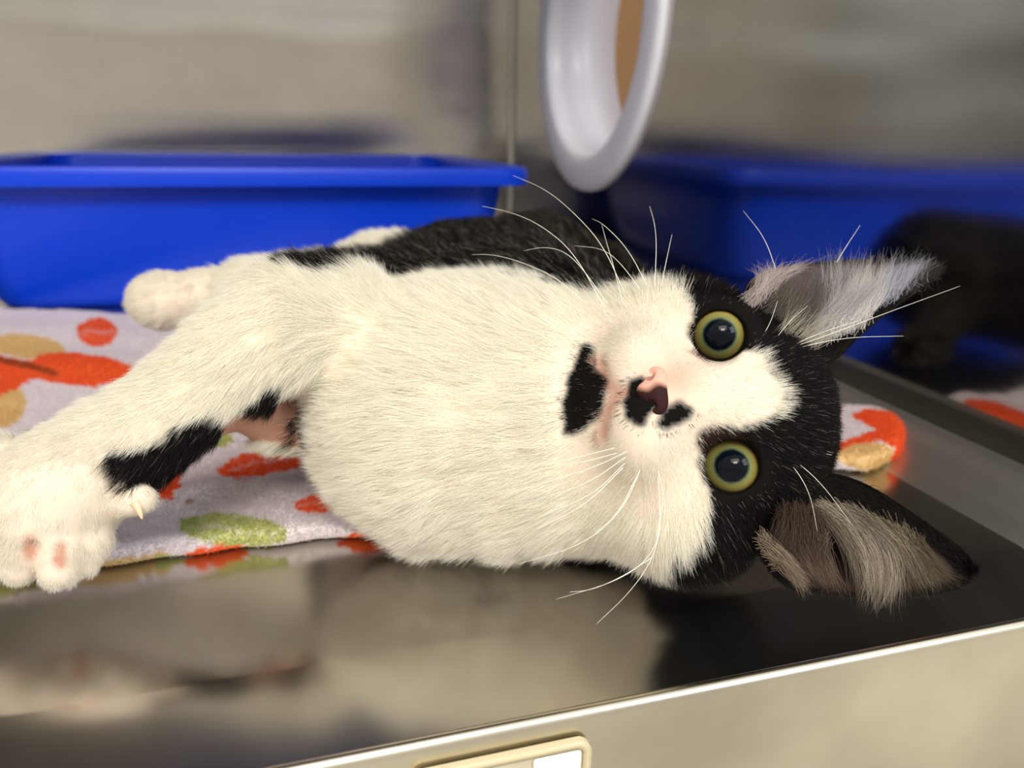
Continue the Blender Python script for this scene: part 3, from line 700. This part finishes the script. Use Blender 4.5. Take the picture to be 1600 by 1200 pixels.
def brush(name, parent, specs, colr, radius, seed=1, koff=koff):
    """tufts drawn from root to tip: each spec = (root a, root b, mid a, mid b, tip a, tip b, count) in points (x, y, t)"""
    r = np.random.default_rng(seed); allp = []; cols = []
    for ra, rb, ma, mb, ta, tb, n, cc in specs:
        n = int(n * 2.2); s = r.random(n)[:, None]; s2 = np.clip(s + r.normal(size=(n, 1)) * .08, 0, 1)
        pr = [np.array([P(*q) for q in qq]) for qq in ((ra, rb), (ma, mb), (ta, tb))]
        a = pr[0][0] * (1 - s) + pr[0][1] * s + r.normal(size=(n, 3)) * .0011; b = pr[1][0] * (1 - s2) + pr[1][1] * s2 + r.normal(size=(n, 3)) * .0008; e = pr[2][0] * (1 - s2) + pr[2][1] * s2 + r.normal(size=(n, 3)) * .0012
        k = r.uniform(.55, 1.08, (n, 1)); kk = np.linspace(0, 1, 7)[None, :, None] * k[:, None]
        q = (1 - kk) ** 2 * a[:, None] + 2 * kk * (1 - kk) * (2 * b - .5 * a - .5 * e)[:, None] + kk ** 2 * e[:, None]
        allp.append(q); cols.append(np.array(cc) * r.uniform(.6, 1.1, (n, 1)))
    q = np.vstack(allp); q[:, :, 2] = np.maximum(q[:, :, 2], .001)
    return hair_obj(name, q - koff, np.clip(np.vstack(cols), 0, .93), np.full(len(q), radius), M_fur, parent)
WS = S(232, 228, 226); GY = S(150, 138, 122); BR = S(96, 80, 68); LV = S(200, 204, 226)
brush('inner_ear_fur', ear_u, [
    ((1262, 535, .196), (1350, 500, .205), (1285, 480, .200), (1372, 462, .207), (1290, 405, .198), (1392, 410, .207), 520, WS),
    ((1240, 530, .194), (1330, 505, .204), (1275, 500, .197), (1335, 480, .203), (1330, 440, .200), (1390, 435, .206), 330, S(205, 200, 200)),
    ((1245, 515, .197), (1310, 470, .203), (1262, 470, .199), (1320, 440, .203), (1270, 412, .199), (1340, 410, .203), 300, S(140, 134, 138)),
    ((1190, 480, .196), (1250, 520, .193), (1215, 455, .194), (1275, 490, .195), (1225, 418, .196), (1300, 440, .199), 300, S(120, 112, 104)),
    ((1165, 475, .193), (1205, 450, .196), (1188, 442, .192), (1225, 432, .196), (1180, 416, .194), (1268, 414, .199), 300, S(214, 200, 198)),
    ((1345, 485, .207), (1430, 440, .214), (1372, 445, .208), (1440, 428, .214), (1385, 404, .209), (1456, 410, .215), 420, S(196, 196, 208)),
    ((1400, 462, .211), (1462, 428, .216), (1425, 440, .212), (1464, 422, .216), (1440, 404, .214), (1472, 414, .217), 200, S(70, 64, 60)),
    ((1205, 530, .189), (1250, 548, .190), (1225, 500, .187), (1290, 528, .192), (1245, 468, .188), (1335, 500, .196), 60, S(196, 188, 172)),
], WS, .00005, 3)
brush('inner_ear_fur', ear_l, [
    ((1255, 790, .192), (1330, 800, .199), (1310, 835, .190), (1390, 850, .197), (1335, 925, .187), (1400, 938, .192), 420, S(140, 128, 112)),
    ((1262, 788, .193), (1345, 812, .199), (1335, 850, .191), (1400, 868, .197), (1352, 935, .187), (1398, 938, .191), 260, S(206, 196, 176)),
    ((1320, 795, .199), (1440, 845, .204), (1375, 850, .197), (1462, 880, .202), (1410, 925, .193), (1500, 905, .200), 420, S(112, 100, 80)),
    ((1330, 798, .199), (1420, 832, .203), (1390, 850, .197), (1450, 875, .202), (1420, 920, .194), (1470, 915, .198), 90, S(176, 164, 140)),
    ((1190, 835, .178), (1215, 880, .180), (1215, 860, .176), (1240, 895, .179), (1250, 890, .178), (1262, 930, .182), 260, S(168, 150, 132)),
    ((1215, 790, .181), (1280, 800, .188), (1215, 825, .176), (1290, 850, .184), (1200, 865, .175), (1300, 905, .183), 260, S(84, 70, 60)),
    ((1225, 830, .180), (1290, 840, .184), (1250, 870, .180), (1300, 880, .184), (1270, 905, .180), (1320, 925, .184), 120, S(128, 110, 96)),
], GY, .00005, 4)
# short black coat on the backs and rims of the ears
def shell_fur(name, parent, inner, poly, back, edge_out, seed):
    r = np.random.default_rng(seed); n, m, _ = inner.shape; N = 9000
    i = r.uniform(0, n - 1.001, N); j = r.uniform(0, m - 1.001, N); i0 = i.astype(int); j0 = j.astype(int); fi = (i - i0)[:, None]; fj = (j - j0)[:, None]
    base = inner[i0, j0] * (1 - fi) * (1 - fj) + inner[i0 + 1, j0] * fi * (1 - fj) + inner[i0, j0 + 1] * (1 - fi) * fj + inner[i0 + 1, j0 + 1] * fi * fj
    tan = unit(inner[i0 + 1, j0] - inner[i0, j0]); x, y, t = proj(base); d = poly_dist(x, y, poly)
    outside = r.random(N) < .45
    side = np.where(outside[:, None], np.array(back), -np.array(back)); keep = outside | (d > -6); base, tan, side, outside = base[keep], tan[keep], side[keep], outside[keep]; N = len(base)
    base = base + np.where(outside[:, None], np.array(back) * .0012, 0)
    L = r.uniform(.0016, .0034, N)[:, None]; dr = unit(tan + side * .35 + r.normal(size=(N, 3)) * .2)
    q = np.stack([base, base + dr * L * .5, base + unit(dr + r.normal(size=(N, 3)) * .15) * L], 1); q[:, :, 2] = np.maximum(q[:, :, 2], .001)
    return hair_obj(name, q - koff, np.tile(BK, (N, 1)) * r.uniform(.7, 1.6, (N, 1)), np.full(N, .00006), M_fur, parent)
shell_fur('ear_coat', ear_u, inner_u, up_in, backdir, 0, 5); shell_fur('ear_coat', ear_l, inner_l, lo_in, backdir, 0, 6)

# ---- whiskers and brow hairs, each its own strand
M_whisk = new_mat('whisker_white', S(240, 236, 224), .35); M_whisk.node_tree.nodes['Principled BSDF'].inputs['Transmission Weight'].default_value = .0
def whisker(pts, t0, t1, r=.000095):
    n = len(pts); q = [P(x, y, t0 + (t1 - t0) * i / (n - 1)) for i, (x, y) in enumerate(pts)]
    q = np.array(q); q[:, 2] = np.maximum(q[:, 2], .0015)
    v, f = tube(q, r, r * .25, 6); mesh_obj('whisker', v - koff, f, M_whisk, kit)
for pts, t0, t1 in [
    ([(976, 458), (942, 382), (897, 332), (852, 295), (801, 274)], .188, .205), ([(944, 480), (897, 394), (846, 352), (801, 332), (753, 322)], .186, .200),
    ([(948, 474), (917, 428), (886, 394), (852, 385), (818, 392)], .187, .200), ([(916, 474), (869, 433), (812, 408), (767, 397), (737, 398)], .186, .198),
    ([(1000, 452), (970, 411), (942, 388), (897, 384)], .190, .205), ([(1011, 446), (981, 388), (942, 349), (925, 342)], .192, .205),
    ([(1023, 446), (1026, 382), (1023, 349), (1015, 322)], .193, .205), ([(1033, 446), (1043, 399), (1050, 366)], .194, .205),
    ([(972, 470), (960, 420), (948, 380), (940, 350)], .188, .200),
    ([(1212, 420), (1195, 371), (1161, 329)], .197, .205), ([(1307, 410), (1324, 382), (1344, 352)], .205, .21),
    ([(1225, 547), (1290, 525), (1390, 487), (1500, 447)], .186, .190), ([(1225, 549), (1315, 527), (1412, 525)], .186, .190),
    ([(1180, 540), (1202, 510), (1215, 470)], .184, .184), ([(1205, 538), (1235, 500), (1262, 478)], .185, .184), ([(1222, 548), (1280, 520), (1345, 500)], .186, .186),
    ([(1227, 712), (1265, 765), (1277, 830)], .178, .178), ([(1229, 710), (1280, 750), (1330, 818)], .178, .180), ([(1225, 688), (1262, 696), (1302, 708)], .180, .184), ([(1229, 693), (1265, 705), (1300, 711)], .180, .184),
    ([(980, 705), (930, 730), (840, 757)], .170, .158), ([(978, 714), (915, 758), (840, 780)], .170, .158), ([(976, 724), (925, 775), (840, 807)], .170, .158), ([(973, 731), (915, 790), (835, 828)], .170, .158),
    ([(1000, 734), (975, 795), (915, 850), (812, 881)], .170, .158), ([(996, 742), (965, 805), (930, 832)], .170, .163), ([(1028, 745), (1032, 805), (1025, 860), (975, 905), (870, 936)], .174, .168),
    ([(1034, 790), (1027, 860), (990, 920), (932, 975)], .174, .168), ([(1020, 870), (975, 900), (925, 922), (890, 925)], .176, .170),
    ([(963, 708), (905, 724), (865, 725)], .170, .160), ([(960, 700), (912, 712), (850, 727)], .170, .160), ([(1028, 735), (1036, 770), (1040, 800)], .174, .170)]:
    whisker(pts, t0, t1)
# ---- claws
def claw(a, b, c_, r):
    v, f = tube(np.array([P(*a), P(*b), P(*c_)]), r, .00012, 10); mesh_obj('claw', v - koff, f, new_mat('claw_horn', S(226, 196, 162), .35), kit)
claw((212, 786, .1835), (218, 797, .1830), (222, 811, .1832), .0014)
